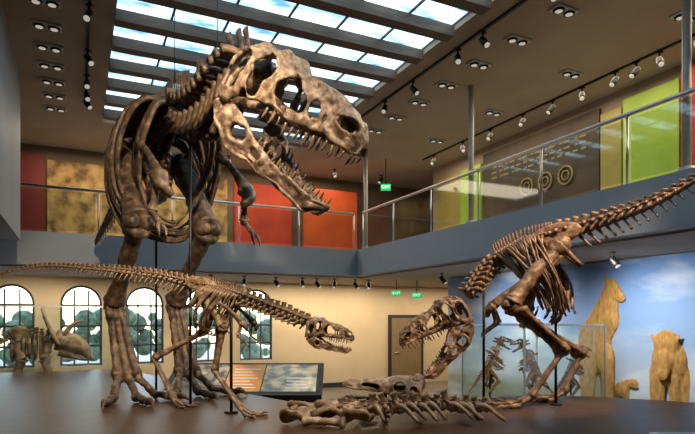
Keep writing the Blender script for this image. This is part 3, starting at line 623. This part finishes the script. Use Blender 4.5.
def quad(x,y,z,s,label):
    E=empty('horned_dinosaur_skeleton',(x,y,z),rot=False,label=label,cat='dinosaur skeleton'); m=M['bone_dark']
    P,l=path([V(p)*s for p in [(-1.3,0,.35),(-.9,0,.75),(-.4,0,1.0),(.0,0,.95),(.25,0,.85)]],16)
    for i,(p,T) in enumerate(P):
        vertebra(E,p,T,l,.03*s+.03*s*min(1,i/8),.10*s,.08*s,0,m)
        if 8<=i<14:
            for sd in (1,-1): B().tube([p,p+V((0,sd*.22*s,-.1*s)),p+V((0,sd*.26*s,-.35*s)),p+V((0,sd*.1*s,-.55*s))],[.04*s]*3+[.02*s],n=10,seg=6).obj('rib',m,E,origin=p)
    for px,kx in ((-.5,.12),(.15,-.1)):
        for sd in (1,-1):
            b=B(); b.bone(V((px,sd*.2,.85))*s,V((px+kx,sd*.25,.45))*s,.15*s,.09*s,.13*s); b.bone(V((px+kx,sd*.25,.45))*s,V((px,sd*.25,.06))*s,.13*s,.075*s,.10*s)
            b.tube([V((px,sd*.25,.06))*s,V((px+.18,sd*.25,.04))*s],[.08*s,.06*s]); b.obj('leg',m,E)
    b=B(); b.plate([V(p)*s for p in [(-.6,.18,.95),(-.55,.2,1.15),(-.3,.2,1.15),(-.2,.18,.95),(-.35,.2,.8)]],V((0,.04,0))*s); b.plate([V(p)*s for p in [(-.6,-.18,.95),(-.55,-.2,1.15),(-.3,-.2,1.15),(-.2,-.18,.95),(-.35,-.2,.8)]],V((0,.04,0))*s); b.obj('hip_bone',m,E)
    b=B(); o=V((.2,0,.85)); k=1.35
    g=lambda x,y_,z_:(o+(V((x,y_,z_))-V((.45,0,.85)))*k)*s
    b.plate([g(.35,-.35,1.25),g(.3,0,1.40),g(.35,.35,1.25),g(.5,.3,.85),g(.6,0,.75),g(.5,-.3,.85)],V((.04,0,.02))*s)
    b.tube([g(.5,0,.85),g(.75,0,.8),g(.95,0,.65),g(1.02,0,.5)],[.22*s,.22*s,.14*s,.05*s],n=10)
    b.tube([g(.55,0,.66),g(.8,0,.58),g(.98,0,.52)],[.10*s,.09*s,.05*s],n=8)
    for sd in (1,-1): b.tube([g(.62,sd*.08,.92),g(.75,sd*.12,1.1),g(.92,sd*.13,1.2)],[.07*s,.05*s,.008*s],n=8)
    b.tube([g(.85,0,.78),g(.92,0,.9)],[.05*s,.012*s]); b.obj('skull',m,E)
quad(-.75,14.2,.75,1.0,'dark brown horned dinosaur skeleton inside glass case')
# ---------------- info lectern
def lectern(r,f,w,label):
    E=empty('information_lectern',W(r,f,0),label=label,cat='information panel'); b=B(); h=w/2
    P_=[(-.5,.86),(.45,1.30),(.45,1.14),(-.42,.74)]
    b.v=[V((x,y,z)) for x in (-h,h) for y,z in P_]; b.f=[(0,1,2,3),(7,6,5,4)]+[(i,i+4,(i+1)%4+4,(i+1)%4) for i in range(4)]
    b.obj('desk_top',M['steel_black'],E,smooth=False)
    box('pedestal',(-h+.15,-.1,0),(h-.15,.25,1.0),M['platform_side'],parent=E)
    dy,dz=.95,.44; ll=math.hypot(dy,dz); n=V((0,-dz,dy))/ll; u=V((0,dy,dz))/ll
    def g(name,x0,x1,a0,a1,m,lift):
        b=B(); o=V((0,-.5,.86))+n*lift; b.v=[V((x0,0,0))+o+u*a0,V((x1,0,0))+o+u*a0,V((x1,0,0))+o+u*a1,V((x0,0,0))+o+u*a1]; b.f=[(0,1,2,3)]; b.obj(name,m,E,smooth=False)
    W_=w-.2
    g('graphic_panel',-h+.1,-h+.1+W_*.36,.1,.98,M['photo'],.006); g('graphic_panel',-h+.12+W_*.36,-h+.1+W_*.62,.1,.98,M['orange'],.006); g('graphic_panel',-h+.12+W_*.62,h-.1,.1,.98,M['photo2'],.006)
    o=V((0,-.5,.86))+n*.009
    for x0,x1,a0,nn in ((-h+.2+W_*.36,-h+.02+W_*.62,.2,7),(-h+.2,-h+.5,.65,3),(h-.6,h-.2,.2,4)):
        b=B()
        for k in range(nn):
            a=a0+k*.1; xe=x1-.06*(k%3)
            i=len(b.v); b.v+=[V((x0,0,0))+o+u*a,V((xe,0,0))+o+u*a,V((xe,0,0))+o+u*(a+.03),V((x0,0,0))+o+u*(a+.03)]; b.f.append((i,i+1,i+2,i+3))
        b.obj('text_block',M['label'],E,smooth=False)
lectern(-1.72,9.5,2.6,'slanted black reading desk with orange and photo graphic panels')
E=empty('exhibit_label',W(3.05,5.1,1.0),label='small white exhibit label on low stand',cat='label')
b=B(); b.box((-.25,-.1,.02),(.25,.1,.04)); b.obj('label_plate',M['label'],E,smooth=False)
b=B()
for k in range(4): b.box((-.2,-.07+k*.04,.041),(.18-.05*(k%2),-.055+k*.04,.042))
b.obj('text_block',M['ink'],E,smooth=False); box('label_stand',(-.04,-.04,0),(.04,.04,.02),M['steel_black'],parent=E)
# ---------------- lamps
def proto_spot():
    E=empty('spotlight',(0,0,-50),rot=False,label='small black track spotlight',cat='spotlight')
    b=B(); b.tube([(0,0,0),(0,0,-.09)],[.015,.015],n=2,seg=6,jit=0); b.box((-.05,-.02,-.02),(.05,.02,0)); b.obj('bracket',M['steel_black'],E,smooth=False)
    b=B(); b.tube([(0,.03,-.09),(0,0,-.13),(0,-.085,-.23)],[.042,.05,.05],n=6,seg=12,jit=0); b.obj('lamp_head',M['steel_black'],E)
    b=B(); b.tube([(0,-.085,-.230),(0,-.089,-.235)],[.042,.042],n=2,seg=12,jit=0); b.obj('lens',M['lens'],E)
    return E
def dup(E,loc,rz=0,**k):
    o=E.copy(); COL.objects.link(o); o.location=loc; o.rotation_euler=(0,0,rz)
    for c in E.children: 
        d=c.copy(); COL.objects.link(d); d.parent=o
    return meta(o,**k)
sp=proto_spot()
locs=[(.12,y,H-.03) for y in (7.6,8.2,9.6,10.6,11.2,11.6)]+[(5.3,y,H-.03) for y in (5.2,6.5,7.1,8.4,9.4,10.6)]+[(8.2,y,H-.03) for y in (5.2,5.8,6.2,6.6,7.3,8.0,8.8,9.8,10.8,12.0)]+[(x,13.3,3.12) for x in (2.8,3.6,4.4,5.1,5.5,6.0,6.6,7.0)]+[(7.4,y,3.12) for y in (6.0,7.4,9.0,10.5)]+[(x,14.4,H) for x in (2.0,3.5,5.0,6.5,8.0)]
for i,l in enumerate(locs): dup(sp,l,random.uniform(-.8,.8)+(-1.2 if l[0]>7.9 else 0),group='track spotlights')
for c in list(sp.children): bpy.data.objects.remove(c)
bpy.data.objects.remove(sp)
for x,(ya,yb_) in ((.12,(7.2,12)),(5.3,(4.5,11)),(8.2,(4.8,12.5))):
    box('track_rail',(x-.02,ya,H-.03),(x+.02,yb_,H),M['steel_black'],label='black ceiling lighting track',cat='lighting track')
def down():
    E=empty('recessed_downlight',(0,0,-50),rot=False,label='recessed double ceiling downlight in pale frame',cat='ceiling light')
    box('light_frame',(-.20,-.10,-.03),(.20,.10,0),M['white_metal'],parent=E,bevel=.01)
    for x in (-.095,.095):
        b=B(); b.tube([(x,0,-.031),(x,0,-.05)],[.080,.075],n=2,seg=16,jit=0); b.obj('lamp_ring',M['steel_black'],E)
        b=B(); b.tube([(x,0,-.049),(x,0,-.054)],[.050,.050],n=2,seg=14,jit=0); b.obj('lens',M['lens'],E)
    return E
dn=down()
for l in [(5.95,y,H) for y in (4.7,5.6,6.5,7.4,8.3,9.2,10.1,11.0)]+[(-.42,y,H) for y in (8.4,9.1,9.8,10.5,11.2,11.9,12.6)]+[(7.6,y,H) for y in (5.0,7.0,9.0,11.0)]: dup(dn,l,0,group='recessed ceiling lights')
for c in list(dn.children): bpy.data.objects.remove(c)
bpy.data.objects.remove(dn)
# ---------------- lights
def area(loc,size,power,col,rot=(0,0,0),sy=None):
    l=bpy.data.lights.new('area','AREA'); l.energy=power; l.color=col; l.size=size
    if sy: l.shape='RECTANGLE'; l.size_y=sy
    o=bpy.data.objects.new('area_light',l); COL.objects.link(o); o.location=loc; o.rotation_euler=rot; return o
def spot(loc,tgt,power,col=(1,.79,.54),ang=40,bl=.5,r=.08):
    l=bpy.data.lights.new('spot','SPOT'); l.energy=power; l.color=col; l.spot_size=math.radians(ang); l.spot_blend=bl; l.shadow_soft_size=r
    o=bpy.data.objects.new('spot_light',l); COL.objects.link(o); o.location=loc; d=V(tgt)-V(loc); o.rotation_euler=d.to_track_quat('-Z','Y').to_euler(); return o
area((1.5,14.2,3.08),7,60,(1,.82,.58),sy=1.0)
area((6.5,14.2,3.08),4,100,(1,.82,.58),sy=1.2)
area((10.5,14,3.08),3,55,(1,.82,.58),sy=1.2)
for y in (3,6,9): spot((7.0,y,3.0),(8.5,y-.1,1.5),170,(1,.97,.92),120,.9,.2)
area((3,14.2,6.2),8,125,(1,.80,.58),sy=1.4)
area((7.8,8,6.2),1.5,140,(1,.83,.60),sy=9)
spot((5.3,5.2,6.1),W(-.6,5.7,4.1),650,ang=32)
spot((5.3,6.5,6.1),W(-2.2,7.5,4.0),1100,ang=40)
spot((.3,1.5,6.1),W(-2.6,7.8,3.4),1400,ang=36)
spot((.3,3,6.1),W(-1.2,6.6,1.8),700,ang=44)
spot((5.3,2.5,6.1),W(2.3,7.1,2.4),1400,ang=38)
spot((8.2,2.5,6.1),W(3.2,6.6,3.2),420,ang=40)
spot((3.5,1.5,6.1),W(.5,5.9,1.1),520,ang=30)
spot((2.0,2.0,6.1),W(-3.5,8.5,1.2),550,ang=45)
spot((.5,12.9,3.05),(-.4,14.2,1.5),120,ang=100)
w=bpy.data.worlds.new('World'); bpy.context.scene.world=w; w.use_nodes=True; nt=w.node_tree; bg=nt.nodes['Background']
sky=nt.nodes.new('ShaderNodeTexSky'); sky.sky_type='NISHITA'; sky.sun_disc=False; sky.sun_elevation=math.radians(50); nt.links.new(sky.outputs[0],bg.inputs[0]); bg.inputs[1].default_value=.55
# ---------------- camera
cd=bpy.data.cameras.new('Camera'); cd.sensor_width=36; cd.lens=36*560/695; cd.shift_y=101/695; cd.clip_start=.05
co=bpy.data.objects.new('Camera',cd); COL.objects.link(co); co.location=(0,0,2.1); co.rotation_euler=(math.pi/2,0,-A); bpy.context.scene.camera=co
